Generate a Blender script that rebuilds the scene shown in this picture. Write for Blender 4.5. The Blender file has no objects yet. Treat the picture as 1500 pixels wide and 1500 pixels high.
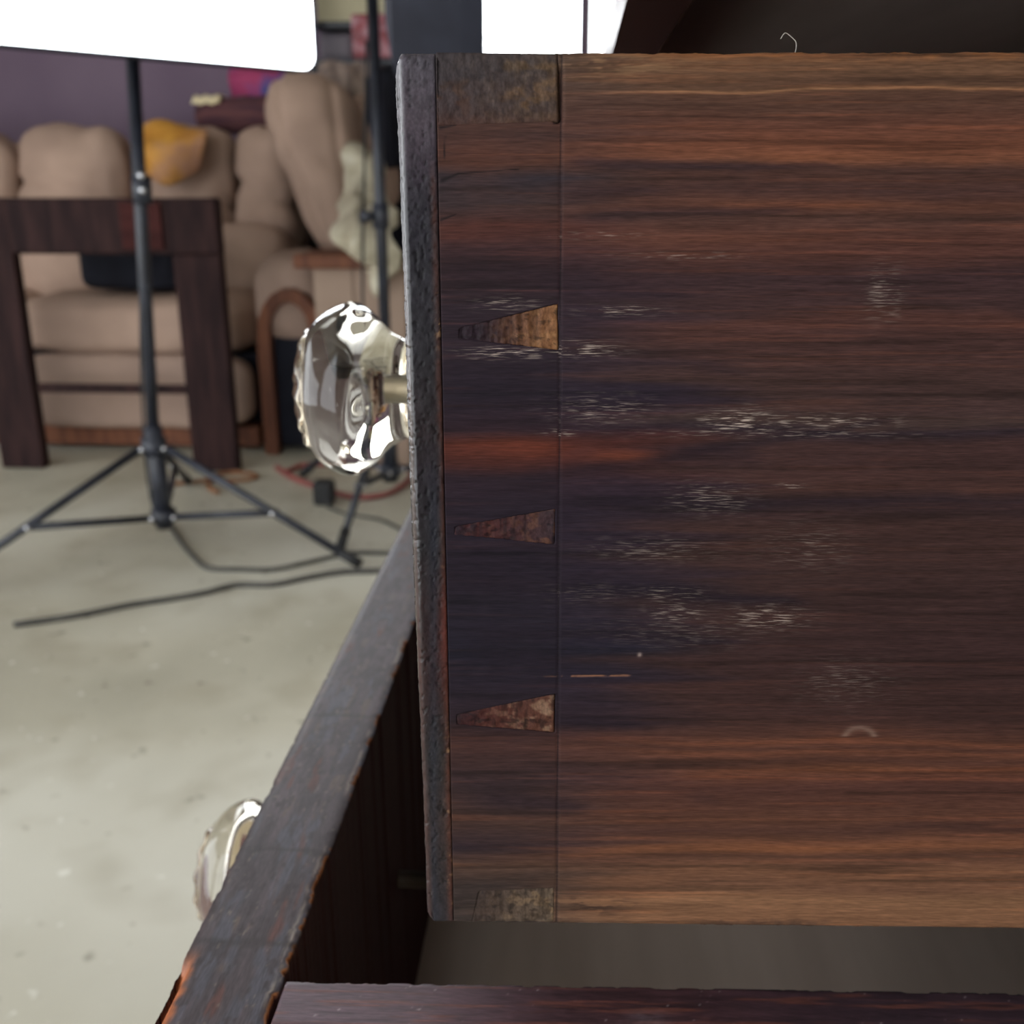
import bpy, bmesh, math, random
import numpy as np
from mathutils import Vector, Matrix, noise as mnoise

random.seed(7)
rng = np.random.default_rng(7)
C = bpy.context.scene.collection
SC = bpy.context.scene

# ------------------------------------------------------------------ camera, world, exposure
H = 0.85                                   # camera height above the floor
PITCH, YAW, FPX = math.radians(18.0), math.radians(3.45), 1500.0
cam = bpy.data.cameras.new('camera'); camo = bpy.data.objects.new('camera', cam); C.objects.link(camo)
camo.location = (0, 0, H)
camo.rotation_euler = (math.pi/2 - PITCH, 0, YAW)
cam.sensor_width = 36.0; cam.lens = 36.0; cam.clip_start = 0.01; cam.clip_end = 60
cam.dof.use_dof = True; cam.dof.focus_distance = 0.205; cam.dof.aperture_fstop = 22.0
SC.camera = camo

world = bpy.data.worlds.new('overcast_sky'); SC.world = world; world.use_nodes = True
bg = world.node_tree.nodes['Background']
bg.inputs[0].default_value = (0.93, 0.97, 1.0, 1); bg.inputs[1].default_value = 4.0

SC.view_settings.view_transform = 'Standard'; SC.view_settings.look = 'None'
SC.view_settings.gamma = 1.0; SC.view_settings.use_curve_mapping = False
SC.view_settings.exposure = 0.0
LAMP_LEFT, LAMP_FAR = 8.0, 8.0             # softbox diffuser strengths
SC.cycles.max_bounces = 10; SC.cycles.transmission_bounces = 10; SC.cycles.glossy_bounces = 5
SC.cycles.diffuse_bounces = 5; SC.cycles.caustics_refractive = True
SC.cycles.sample_clamp_indirect = 6.0

# camera frame, used to turn measured directions into points at a stated depth
_F = np.array([-math.sin(YAW)*math.cos(PITCH), math.cos(YAW)*math.cos(PITCH), -math.sin(PITCH)])
_R = np.array([math.cos(YAW), math.sin(YAW), 0.0]); _U = np.cross(_R, _F)
def _ray(px, py): return _F + _R*(px-750)/FPX - _U*(py-750)/FPX
def at(px, py, Y):                          # point at depth Y
    r = _ray(px, py); p = r*(Y/r[1]); return Vector((p[0], p[1], p[2]+H))
def gr(px, py, z=0.0):                      # point on the floor (height z)
    r = _ray(px, py); p = r*((z-H)/r[2]); return Vector((p[0], p[1], p[2]+H))

# ------------------------------------------------------------------ colour and materials
def lin(c):
    c = np.asarray(c, float)/255.0
    return np.where(c <= 0.04045, c/12.92, ((c+0.055)/1.055)**2.4)
def L4(c): return tuple(lin(c)) + (1.0,)

def new_mat(name):
    m = bpy.data.materials.new(name); m.use_nodes = True
    return m, m.node_tree, m.node_tree.nodes['Principled BSDF']

def mat_noise(name, c1, c2, scale=8.0, stretch=(1,1,1), rough=0.6, bump=0.0, bscale=None, metallic=0.0, detail=5, lo=.35, hi=.65, c3=None, s3=3.0, spec=0.5):
    m, nt, b = new_mat(name); N = nt.nodes; Lk = nt.links
    tc = N.new('ShaderNodeTexCoord'); mp = N.new('ShaderNodeMapping'); mp.inputs['Scale'].default_value = stretch
    Lk.new(tc.outputs['Object'], mp.inputs[0])
    n = N.new('ShaderNodeTexNoise'); n.inputs['Scale'].default_value = scale; n.inputs['Detail'].default_value = detail
    Lk.new(mp.outputs[0], n.inputs['Vector'])
    r = N.new('ShaderNodeValToRGB'); r.color_ramp.elements[0].position = lo; r.color_ramp.elements[1].position = hi
    r.color_ramp.elements[0].color = L4(c1); r.color_ramp.elements[1].color = L4(c2)
    Lk.new(n.outputs['Fac'], r.inputs[0]); out = r.outputs[0]
    if c3 is not None:
        n3 = N.new('ShaderNodeTexNoise'); n3.inputs['Scale'].default_value = s3; n3.inputs['Detail'].default_value = 3
        Lk.new(tc.outputs['Object'], n3.inputs['Vector'])
        r3 = N.new('ShaderNodeValToRGB'); r3.color_ramp.elements[0].position = .48; r3.color_ramp.elements[1].position = .68
        Lk.new(n3.outputs['Fac'], r3.inputs[0])
        mx = N.new('ShaderNodeMix'); mx.data_type = 'RGBA'
        Lk.new(r3.outputs[0], mx.inputs[0]); Lk.new(out, mx.inputs[6]); mx.inputs[7].default_value = L4(c3); out = mx.outputs[2]
    Lk.new(out, b.inputs['Base Color'])
    b.inputs['Roughness'].default_value = rough; b.inputs['Metallic'].default_value = metallic
    b.inputs['Specular IOR Level'].default_value = spec
    if bump:
        n2 = N.new('ShaderNodeTexNoise'); n2.inputs['Scale'].default_value = bscale or scale*4; n2.inputs['Detail'].default_value = 6
        Lk.new(mp.outputs[0], n2.inputs['Vector'])
        bp = N.new('ShaderNodeBump'); bp.inputs['Strength'].default_value = bump; bp.inputs['Distance'].default_value = 0.004
        Lk.new(n2.outputs['Fac'], bp.inputs['Height']); Lk.new(bp.outputs[0], b.inputs['Normal'])
    return m

def mat_chart(name, grain=(60, 900, 900), rough=0.45, amount=0.35, bump=0.25, spec=0.35, arris=False):
    """Wood whose stains are charted per vertex, with fine grain from stretched noise."""
    m, nt, b = new_mat(name); N = nt.nodes; Lk = nt.links
    a = N.new('ShaderNodeAttribute'); a.attribute_name = 'stain'
    tc = N.new('ShaderNodeTexCoord'); mp = N.new('ShaderNodeMapping'); mp.inputs['Scale'].default_value = grain
    Lk.new(tc.outputs['Object'], mp.inputs[0])
    n = N.new('ShaderNodeTexNoise'); n.inputs['Scale'].default_value = 1.0; n.inputs['Detail'].default_value = 6; n.inputs['Roughness'].default_value = .65
    Lk.new(mp.outputs[0], n.inputs['Vector'])
    mr = N.new('ShaderNodeMapRange'); mr.inputs[1].default_value = .25; mr.inputs[2].default_value = .75
    mr.inputs[3].default_value = 1-amount; mr.inputs[4].default_value = 1+amount
    Lk.new(n.outputs['Fac'], mr.inputs[0])
    mp2 = N.new('ShaderNodeMapping'); mp2.inputs['Scale'].default_value = tuple(g*(5 if g < 300 else 2.6) for g in grain); Lk.new(tc.outputs['Object'], mp2.inputs[0])
    n2 = N.new('ShaderNodeTexNoise'); n2.inputs['Scale'].default_value = 1.0; n2.inputs['Detail'].default_value = 3
    Lk.new(mp2.outputs[0], n2.inputs['Vector'])
    mr2 = N.new('ShaderNodeMapRange'); mr2.inputs[1].default_value = .3; mr2.inputs[2].default_value = .7
    mr2.inputs[3].default_value = .74; mr2.inputs[4].default_value = 1.26
    Lk.new(n2.outputs['Fac'], mr2.inputs[0])
    mu = N.new('ShaderNodeMath'); mu.operation = 'MULTIPLY'; Lk.new(mr.outputs[0], mu.inputs[0]); Lk.new(mr2.outputs[0], mu.inputs[1])
    sa = N.new('ShaderNodeAttribute'); sa.attribute_name = 'scuff'
    mp3 = N.new('ShaderNodeMapping'); mp3.inputs['Scale'].default_value = (260, 3600, 3600); Lk.new(tc.outputs['Object'], mp3.inputs[0])
    n3 = N.new('ShaderNodeTexNoise'); n3.inputs['Scale'].default_value = 1.0; n3.inputs['Detail'].default_value = 3; Lk.new(mp3.outputs[0], n3.inputs['Vector'])
    r3 = N.new('ShaderNodeMapRange'); r3.inputs[1].default_value = .52; r3.inputs[2].default_value = .70; Lk.new(n3.outputs['Fac'], r3.inputs[0])
    m3 = N.new('ShaderNodeMath'); m3.operation = 'MULTIPLY'; m3.inputs[0].default_value = 0; Lk.new(sa.outputs['Fac'], m3.inputs[0]) if not arris else None; Lk.new(r3.outputs[0], m3.inputs[1])
    mx3 = N.new('ShaderNodeMix'); mx3.data_type = 'RGBA'; Lk.new(m3.outputs[0], mx3.inputs[0]); Lk.new(a.outputs['Color'], mx3.inputs[6]); mx3.inputs[7].default_value = L4((186,168,156))
    vm = N.new('ShaderNodeVectorMath'); vm.operation = 'SCALE'
    Lk.new(mx3.outputs[2], vm.inputs[0]); Lk.new(mu.outputs[0], vm.inputs['Scale'])
    Lk.new(vm.outputs[0], b.inputs['Base Color'])
    b.inputs['Roughness'].default_value = rough; b.inputs['Specular IOR Level'].default_value = spec
    if arris:                               # the handled edge is polished smooth
        ga = N.new('ShaderNodeAttribute'); ga.attribute_name = 'scuff'
        for sock, v0, v1 in (('Roughness', rough, .2), ('Specular IOR Level', spec, .8), ('Coat Weight', 0, .6)):
            g_ = N.new('ShaderNodeMapRange'); g_.inputs[3].default_value = v0; g_.inputs[4].default_value = v1
            Lk.new(ga.outputs['Fac'], g_.inputs[0]); Lk.new(g_.outputs[0], b.inputs[sock])
    bp = N.new('ShaderNodeBump'); bp.inputs['Strength'].default_value = bump; bp.inputs['Distance'].default_value = 0.0004
    Lk.new(n.outputs['Fac'], bp.inputs['Height']); Lk.new(bp.outputs[0], b.inputs['Normal'])
    return m

M = {}
M['drawer_side'] = mat_chart('stained_wood_drawer_side', (55, 1500, 1500), rough=.6, amount=.26, bump=.14, spec=.08)
M['drawer_end'] = mat_chart('stained_end_grain', (700, 700, 260), rough=.45, amount=.22, bump=.2, spec=.15, arris=True)
M['pin'] = mat_chart('dovetail_pin_wood', (900, 900, 260), rough=.5, amount=.2, bump=.2, spec=.08)
M['lower_top'] = mat_chart('worn_varnished_top_edge', (900, 60, 900), rough=.5, amount=.28, bump=.08, spec=.22)
M['lower_side'] = mat_chart('worn_varnished_side_edge', (60, 900, 900), rough=.42, amount=.25, bump=.2, spec=.5)
M['dark_wood'] = mat_noise('dark_stained_wood', (40,22,20), (74,44,36), 6, (1,12,12), rough=.4, bump=.1)
M['inner_wood'] = mat_noise('dark_red_brown_inner_wood', (58,34,30), (88,54,44), 5, (10,1.2,10), rough=.55, bump=.1)
M['bottom_wood'] = mat_noise('grey_brown_drawer_bottom', (208,188,174), (222,202,188), 5, (8,1,8), rough=.5, bump=.05)
M['front_gloss'] = mat_noise('varnished_drawer_front', (78,50,44), (104,68,58), 6, (9,1,9), rough=.2, bump=.05)
M['bolt'] = mat_noise('knob_bolt_steel', (120,115,105), (160,155,145), 30, rough=.35, metallic=.9)
M['concrete'] = mat_noise('concrete_floor', (158,153,136), (186,181,164), 3.2, rough=.5, bump=.12, bscale=60, c3=(200,197,184), s3=1.3, lo=.3, hi=.7, detail=8)
M['wall'] = mat_noise('mauve_grey_wall', (98,80,98), (112,94,110), 2, rough=.8)
M['plaster'] = mat_noise('pale_garage_plaster', (190,186,178), (204,200,192), 2, rough=.85)
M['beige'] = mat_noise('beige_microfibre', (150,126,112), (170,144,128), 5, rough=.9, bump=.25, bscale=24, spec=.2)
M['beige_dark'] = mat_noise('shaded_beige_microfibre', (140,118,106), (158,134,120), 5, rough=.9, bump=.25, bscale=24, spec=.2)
M['sofa_wood'] = mat_noise('reddish_brown_sofa_wood', (84,50,36), (118,74,52), 6, (6,6,1), rough=.6, spec=.2)
M['old_wood'] = mat_noise('weathered_dark_wood', (36,25,26), (54,37,36), 5, (7,7,1), rough=.8, bump=.2, spec=.1)
M['old_wood_red'] = mat_noise('reddish_dark_wood', (52,26,25), (66,34,32), 5, (1,6,6), rough=.8, spec=.1)
M['black_metal'] = mat_noise('black_painted_metal', (30,32,40), (42,45,56), 20, rough=.42)
M['black_fabric'] = mat_noise('black_nylon', (20,20,27), (28,29,37), 12, rough=.85, bump=.1, spec=.15)
M['black_rubber'] = mat_noise('black_rubber', (22,22,24), (32,32,34), 30, rough=.7)
M['chrome'] = mat_noise('bright_metal', (190,190,195), (215,215,220), 30, rough=.25, metallic=.9)
M['cardboard'] = mat_noise('beige_cardboard', (140,118,102), (152,130,114), 4, rough=.85)
M['cream_card'] = mat_noise('cream_cardboard', (168,160,132), (184,176,148), 4, rough=.85)
M['grey_card'] = mat_noise('grey_plastic', (98,92,102), (120,112,120), 6, rough=.6)
M['red_tin'] = mat_noise('red_printed_tin', (112,36,46), (140,52,60), 18, rough=.4, c3=(176,130,140), s3=22)
M['yellow_cloth'] = mat_noise('mustard_yellow_cloth', (168,112,32), (206,150,56), 9, rough=.9, c3=(150,110,96), s3=5)
M['magenta_cloth'] = mat_noise('magenta_and_blue_cloth', (140,48,88), (164,62,100), 6, rough=.9, c3=(58,72,130), s3=9)
M['bolster'] = mat_noise('dark_plum_cloth', (70,46,54), (96,62,62), 7, (1,6,6), rough=.9, spec=.2)
M['cream_cloth'] = mat_noise('cream_cloth', (206,190,150), (226,212,176), 12, rough=.9)
M['plastic_sheet'] = mat_noise('crumpled_cream_plastic', (160,150,128), (190,182,160), 14, rough=.4, bump=.3, bscale=30)
M['hung_cloth'] = mat_noise('taupe_hanging_cloth', (108,92,88), (150,132,120), 10, (6,6,1), rough=.9, bump=.3)
M['grey_cable'] = mat_noise('dark_grey_cable', (54,52,50), (74,72,68), 30, rough=.6)
M['red_hose'] = mat_noise('dull_red_hose', (122,58,58), (146,76,72), 20, rough=.5)
M['brown_cord'] = mat_noise('brown_cord', (112,72,46), (140,94,62), 30, rough=.7)
M['lint'] = mat_noise('white_lint', (190,180,170), (220,212,205), 50, rough=.9)

def add_spots(m, sc, lo, hi, col, amt):
    nt = m.node_tree; N = nt.nodes; b = N['Principled BSDF']; src = b.inputs['Base Color'].links[0].from_socket
    tc = N.new('ShaderNodeTexCoord'); n = N.new('ShaderNodeTexNoise'); n.inputs['Scale'].default_value = sc; n.inputs['Detail'].default_value = 2
    nt.links.new(tc.outputs['Object'], n.inputs['Vector'])
    r = N.new('ShaderNodeMapRange'); r.inputs[1].default_value = lo; r.inputs[2].default_value = hi; r.inputs[4].default_value = amt
    nt.links.new(n.outputs['Fac'], r.inputs[0]); mx = N.new('ShaderNodeMix'); mx.data_type = 'RGBA'
    nt.links.new(r.outputs[0], mx.inputs[0]); nt.links.new(src, mx.inputs[6]); mx.inputs[7].default_value = L4(col); nt.links.new(mx.outputs[2], b.inputs['Base Color'])
add_spots(M['concrete'], 7, .52, .72, (148,140,120), .45)
add_spots(M['concrete'], 26, .66, .74, (112,104,88), .6)
add_spots(M['concrete'], 34, .70, .76, (226,224,214), .7)

def mat_emit(name, col, s):
    m, nt, b = new_mat(name); N = nt.nodes
    tc = N.new('ShaderNodeTexCoord'); n = N.new('ShaderNodeTexNoise'); n.inputs['Scale'].default_value = 2.0
    nt.links.new(tc.outputs['Object'], n.inputs['Vector'])
    mr = N.new('ShaderNodeMapRange'); mr.inputs[3].default_value = s*.95; mr.inputs[4].default_value = s*1.05
    nt.links.new(n.outputs['Fac'], mr.inputs[0]); nt.links.new(mr.outputs[0], b.inputs['Emission Strength'])
    b.inputs['Base Color'].default_value = (.8,.8,.8,1); b.inputs['Emission Color'].default_value = col
    return m
M['diffuser_left'] = mat_emit('lit_white_diffuser', (0.93, 0.97, 1.0, 1), LAMP_LEFT)
M['diffuser_far'] = mat_emit('lit_white_diffuser_far', (0.93, 0.97, 1.0, 1), LAMP_FAR)

def mat_glass(name, ca, cb):
    m, nt, b = new_mat(name)
    b.inputs['Transmission Weight'].default_value = 1.0; b.inputs['IOR'].default_value = 1.5
    b.inputs['Roughness'].default_value = 0.015
    N = nt.nodes; tc = N.new('ShaderNodeTexCoord'); n = N.new('ShaderNodeTexNoise'); n.inputs['Scale'].default_value = 30
    nt.links.new(tc.outputs['Object'], n.inputs['Vector'])
    r = N.new('ShaderNodeValToRGB'); r.color_ramp.elements[0].color = ca; r.color_ramp.elements[1].color = cb
    nt.links.new(n.outputs['Fac'], r.inputs[0]); nt.links.new(r.outputs[0], b.inputs['Base Color'])
    bp = N.new('ShaderNodeBump'); bp.inputs['Strength'].default_value = .12; bp.inputs['Distance'].default_value = .004
    nt.links.new(n.outputs['Fac'], bp.inputs['Height']); nt.links.new(bp.outputs[0], b.inputs['Normal'])
    return m
M['glass'] = mat_glass('faintly_amber_pressed_glass', (.97,.92,.79,1), (1,.975,.90,1))
M['amber_glass'] = mat_glass('amber_pressed_glass', (.80,.58,.34,1), (.90,.72,.48,1))

# ------------------------------------------------------------------ object helpers
OFF = {}                                    # world offset of each root (roots without rotation)
def root(name, loc, label, cat, group=None, rz=0.0):
    o = bpy.data.objects.new(name, None); C.objects.link(o); o.location = loc; o.rotation_euler = (0,0,rz)
    o.empty_display_size = .05
    o['label'] = label; o['category'] = cat
    if group: o['group'] = group
    OFF[o] = Vector(loc); return o
def sub_root(name, parent, loc=(0,0,0), rz=0.0, label=None):
    o = bpy.data.objects.new(name, None); C.objects.link(o); o.parent = parent
    o.location = loc; o.rotation_euler = (0,0,rz); o.empty_display_size = .05
    if label: o['label'] = label
    OFF[o] = OFF[parent] + Vector(loc); return o
def tag(o, label, cat, group=None):
    o['label'] = label; o['category'] = cat
    if group: o['group'] = group
    return o

def link(name, verts, faces, mat, parent=None, smooth=False, local=False, label=None, colors=None):
    me = bpy.data.meshes.new(name)
    v = np.asarray([tuple(p) for p in verts] if not isinstance(verts, np.ndarray) else verts, float)
    if parent is not None and not local: v = v - np.array(OFF[parent])
    o = bpy.data.objects.new(name, me)
    base = None
    if parent is None:                      # a thing of one mesh: origin at its base
        base = np.array([(v[:,0].min()+v[:,0].max())/2, (v[:,1].min()+v[:,1].max())/2, v[:,2].min()]); v = v - base
    me.from_pydata(v.tolist(), [], faces if isinstance(faces, list) else faces.tolist())
    if colors is not None:
        at_ = me.color_attributes.new('stain', 'FLOAT_COLOR', 'POINT')
        c = np.ones((len(v), 4)); c[:, :3] = colors; at_.data.foreach_set('color', c.ravel())
    me.materials.append(mat)
    if smooth: me.polygons.foreach_set('use_smooth', [True]*len(me.polygons))
    me.update()
    C.objects.link(o)
    if parent is not None:
        o.parent = parent; OFF[o] = OFF[parent]
    else:
        o.location = base; OFF[o] = Vector(base)
    if label: o['label'] = label
    return o

def bm_data(bm):
    bm.normal_update(); bm.verts.index_update()
    vs = [v.co.copy() for v in bm.verts]; fs = [[v.index for v in f.verts] for f in bm.faces]; bm.free(); return vs, fs
def box_data(c, s, bevel=0.0, rot=None, seg=2, taper=None):
    bm = bmesh.new(); bmesh.ops.create_cube(bm, size=1.0)
    for v in bm.verts:
        v.co = Vector((v.co.x*s[0], v.co.y*s[1], v.co.z*s[2]))
        if taper and v.co.z < 0: v.co.x *= taper; v.co.y *= taper
    if bevel: bmesh.ops.bevel(bm, geom=bm.edges[:]+bm.verts[:], offset=bevel, segments=seg, profile=.5, affect='EDGES')
    if rot is not None:
        for v in bm.verts: v.co = rot @ v.co
    for v in bm.verts: v.co += Vector(c)
    return bm_data(bm)
def box(name, c, s, mat, parent=None, bevel=0.003, rot=None, local=False, label=None, taper=None):
    vs, fs = box_data(c, s, bevel, rot, taper=taper); return link(name, vs, fs, mat, parent, False, local, label)
def box2(name, lo, hi, mat, parent=None, bevel=.002, local=False, label=None):
    lo, hi = Vector(lo), Vector(hi); return box(name, (lo+hi)/2, hi-lo, mat, parent, bevel, None, local, label)

def tube_data(pts, r, n=10, cap=True):
    pts = [Vector(p) for p in pts]; vs, fs = [], []
    rr = r if isinstance(r, (list, tuple)) else [r]*len(pts)
    up = None
    for i, p in enumerate(pts):
        d = (pts[min(i+1, len(pts)-1)] - pts[max(i-1, 0)]).normalized()
        if up is None: up = Vector((0,0,1)) if abs(d.z) < .9 else Vector((1,0,0))
        s = d.cross(up).normalized(); up = s.cross(d).normalized()
        for k in range(n):
            a = 2*math.pi*k/n; vs.append(p + s*(rr[i]*math.cos(a)) + up*(rr[i]*math.sin(a)))
    for i in range(len(pts)-1):
        for k in range(n):
            a, b = i*n+k, i*n+(k+1)%n; fs.append([a, b, b+n, a+n])
    if cap:
        fs.append(list(range(n))[::-1]); fs.append([len(vs)-n+k for k in range(n)])
    return vs, fs
def tube(name, pts, r, mat, parent=None, n=10, local=False, label=None):
    vs, fs = tube_data(pts, r, n); return link(name, vs, fs, mat, parent, True, local, label)
def spline(pts, sub=8):
    pts = [Vector(p) for p in pts]; P = [pts[0]*2-pts[1]] + pts + [pts[-1]*2-pts[-2]]; out = []
    for i in range(1, len(P)-2):
        for k in range(sub):
            t = k/sub; a, b, c, d = P[i-1], P[i], P[i+1], P[i+2]
            out.append(.5*((2*b) + (c-a)*t + (2*a-5*b+4*c-d)*t*t + (3*b-a-3*c+d)*t**3))
    out.append(pts[-1]); return out
def cushion(name, c, s, mat, parent=None, k=4.0, rot=None, n=14, wrinkle=.008, freq=9.0, seed=0, bulge=.0, crease=None, label=None):
    bm = bmesh.new(); bmesh.ops.create_cube(bm, size=2.0)
    bmesh.ops.subdivide_edges(bm, edges=bm.edges[:], cuts=n, use_grid_fill=True)
    sd = Vector((seed*3.1, seed*1.7, seed*.9))
    for v in bm.verts:
        p = v.co; q = (abs(p.x)**k+abs(p.y)**k+abs(p.z)**k)**(1/k); p = p/q
        w = Vector((p.x*s[0]/2, p.y*s[1]/2, p.z*s[2]/2))
        nrm = Vector((p.x/s[0], p.y/s[1], p.z/s[2])).normalized()
        d = wrinkle*(mnoise.noise(w*freq+sd)*1.2 + .6*mnoise.noise(Vector((w.x*freq*2.4, w.y*freq*2.4, w.z*freq*.9))+sd))
        d += bulge*max(0, 1-p.x*p.x)*max(0, 1-p.z*p.z)*(1 if p.y < 0 else 0)
        if crease: d += crease(p)
        w = w + nrm*d
        if rot is not None: w = rot @ w
        v.co = w + Vector(c)
    vs, fs = bm_data(bm); return link(name, vs, fs, mat, parent, True, False, label)
def prism_data(poly, axis_vec):
    n = len(poly); vs = [Vector(p) for p in poly] + [Vector(p)+Vector(axis_vec) for p in poly]
    fs = [list(range(n))[::-1], [n+i for i in range(n)]] + [[i, (i+1)%n, (i+1)%n+n, i+n] for i in range(n)]
    return vs, fs
def structure(o): o['kind'] = 'structure'; return o

def vnoise(x, y, seed):
    """Smooth value noise on arrays."""
    g = np.random.default_rng(seed).random((256, 256))
    xi, yi = np.floor(x).astype(int), np.floor(y).astype(int); fx, fy = x-xi, y-yi
    fx, fy = fx*fx*(3-2*fx), fy*fy*(3-2*fy)
    a = g[xi%256, yi%256]; b = g[(xi+1)%256, yi%256]; c = g[xi%256, (yi+1)%256]; d = g[(xi+1)%256, (yi+1)%256]
    return (a*(1-fx)+b*fx)*(1-fy) + (c*(1-fx)+d*fx)*fy
def sstep(a, b, x): t = np.clip((x-a)/(b-a), 0, 1); return t*t*(3-2*t)
def fbm(x, y, seed): return (vnoise(x,y,seed)*.55 + vnoise(x*2.1,y*2.1,seed+1)*.28 + vnoise(x*4.3,y*4.3,seed+2)*.17)

# ------------------------------------------------------------------ the setting (a garage)
X0, X1, Y0, Y1, ZC = -3.4, 1.5, -1.35, 4.35, 3.25
structure(box2('floor', (X0-.2, Y0-.2, -.12), (X1+.2, Y1+.2, 0), M['concrete'], bevel=0))
structure(box2('wall_back', (X0, Y1, 0), (X1, Y1+.12, ZC), M['wall'], bevel=0))
structure(box2('wall_right', (X1, Y0, 0), (X1+.12, Y1, ZC), M['plaster'], bevel=0))
structure(box2('ceiling', (X0-.12, Y0-.12, ZC), (X1+.12, Y1+.12, ZC+.12), M['plaster'], bevel=0))
def wall_with_opening(name, axis, pos, lo, hi, olo, ohi, otop, mat):
    t = .12; vs, fs = [], []
    for a, b, z0, z1 in ((lo, olo, 0, ZC), (ohi, hi, 0, ZC), (olo, ohi, otop, ZC)):
        if axis == 'x': v, f = box_data((pos-t/2, (a+b)/2, (z0+z1)/2), (t, b-a, z1-z0))
        else: v, f = box_data(((a+b)/2, pos-t/2, (z0+z1)/2), (b-a, t, z1-z0))
        fs += [[i+len(vs) for i in q] for q in f]; vs += v
    return structure(link(name, vs, fs, mat))
wall_with_opening('wall_left', 'x', X0, Y0, Y1, -1.1, 2.2, 2.1, M['plaster'])
wall_with_opening('wall_front', 'y', Y0, X0, X1, -3.2, -.3, 3.12, M['plaster'])

# ------------------------------------------------------------------ the dresser and its open drawers
dresser = root('dresser', (.40, .74, 0), 'dark stained wooden dresser with three glass-knobbed drawers pulled open in steps', 'dresser')
NEAR, FARY, FX, BX = .188, 1.292, .215, .74    # carcass near end, far end, front plane, back plane
ZR = [.17, .45, .668, .884, 1.215]             # rail heights
cs = dresser
for y in (NEAR-.022, FARY):
    box2('side_panel', (FX, y, .12), (BX, y+.022, 1.23), M['dark_wood'], cs)
box2('top_panel', (FX-.02, NEAR-.04, 1.23), (BX+.01, FARY+.04, 1.255), M['dark_wood'], cs, .005)
box2('back_panel', (BX-.012, NEAR, .15), (BX-.002, FARY, 1.23), M['dark_wood'], cs, .001)
for z in ZR:
    box2('rail', (FX, NEAR, z-.010), (FX+.05, FARY, z+.010), M['dark_wood'], cs)
for x in (FX+.02, BX-.045):
    for y in (NEAR-.018, FARY-.004):
        box('leg', (x+.012, y+.011, .06), (.045, .045, .12), M['dark_wood'], cs, .004, taper=.7)

# knob: pressed glass, six lobes, stepped front with a ring of petals
KPROF = [(0,15.5),(3,18.5),(8,17.4),(14,16.8),(20,17.6),(22,18.6),(25,20.2),(27.5,22.6),(30,25.6),(33,28.4),(36,30.2),(39.4,30.9),
         (42,30.4),(45,29.2),(48.3,27.2),(50.6,25.0),(51.8,23.2),(52.1,21.6),(53.6,21.2),(55.0,19.6),(55.6,16.5),(56.4,14.5),(57.6,11.5),(58.2,7),(58.4,3)]
def knob(parent, o, dirx=-1.0, local=True):
    n = 96; vs, fs = [], []
    pr = []
    for i in range(len(KPROF)-1):
        (d0,r0),(d1,r1) = KPROF[i], KPROF[i+1]
        for k in range(2): t = k/2; pr.append((d0+(d1-d0)*t, r0+(r1-r0)*t))
    pr.append(KPROF[-1])
    for d, r in pr:
        w = sstep(22, 38, np.array(d)); f = sstep(52.5, 55, np.array(d))
        for k in range(n):
            a = 2*math.pi*k/n
            lobe = 1 + .022*float(w)*math.cos(6*a) * (1-float(f)) + float(f)*.03*math.cos(12*a)
            dd = d + float(f)*.45*math.cos(12*a+.4)*(r/22)
            vs.append(Vector(o) + Vector((dirx*dd/1000, r*lobe*math.cos(a)/1000, r*lobe*math.sin(a)/1000)))
    m = len(pr)
    for i in range(m-1):
        for k in range(n):
            a, b = i*n+k, i*n+(k+1)%n; fs.append([a, a+n, b+n, b])
    c0 = len(vs); vs.append(Vector(o)); c1 = len(vs); vs.append(Vector(o)+Vector((dirx*.0585,0,0)))
    for k in range(n):
        fs.append([c0, k, (k+1)%n]); fs.append([c1, (m-1)*n+(k+1)%n, (m-1)*n+k])
    kb = link('glass_knob', vs, fs, M['glass'], parent, True, local, 'clear faintly amber pressed-glass knob')
    kb.data.materials.append(M['amber_glass'])
    i0 = next(i for i, (d, r) in enumerate(pr) if d > 52)
    mi = np.zeros(len(fs), int); mi[i0*n:(m-1)*n] = 1; mi[(m-1)*n+1::2] = 1; kb.data.polygons.foreach_set('material_index', mi)
    bt = tube('knob_bolt', [Vector(o)+Vector((dirx*x, 0, 0)) for x in (.030, .0305, .0)] + [Vector(o)+Vector((-dirx*.052, 0, 0))],
              [.0005, .0036, .0036, .0036], M['bolt'], parent, 12, local, 'steel knob bolt')
    return kb, bt

# ---- upper open drawer: its dovetailed near side faces the camera -----------------------------------------
A25 = math.radians(2.5); UO = np.array([-.0023, .2, H-.1674]); UB = -.1074   # local frame origin: inner joint line, bottom
up = sub_root('drawer', dresser, Vector(UO) - Vector(OFF[dresser]), A25, 'upper open drawer with dovetailed dark side')
EX = np.array([math.cos(A25), math.sin(A25), 0]); EY = np.array([-math.sin(A25), math.cos(A25), 0])
HT = .1889                                                    # drawer height
def chart(u, z):
    """Chart coordinates of the stains on the near side: u along the board, z up from the bottom edge (metres)."""
    P = UO[None,:] + u[:,None]*EX + z[:,None]*np.array([0,0,1.0]); P = P - np.array([0,0,H])
    d = P@_F; return 750+FPX*(P@_R)/d, 750-FPX*(P@_U)/d
def face_point(px, py):
    r = _ray(px, py); c = (UO-np.array([0,0,H]))@EY; p = r*(c/(r@EY)); q = p-(UO-np.array([0,0,H])); return q@EX, q[2]

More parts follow.
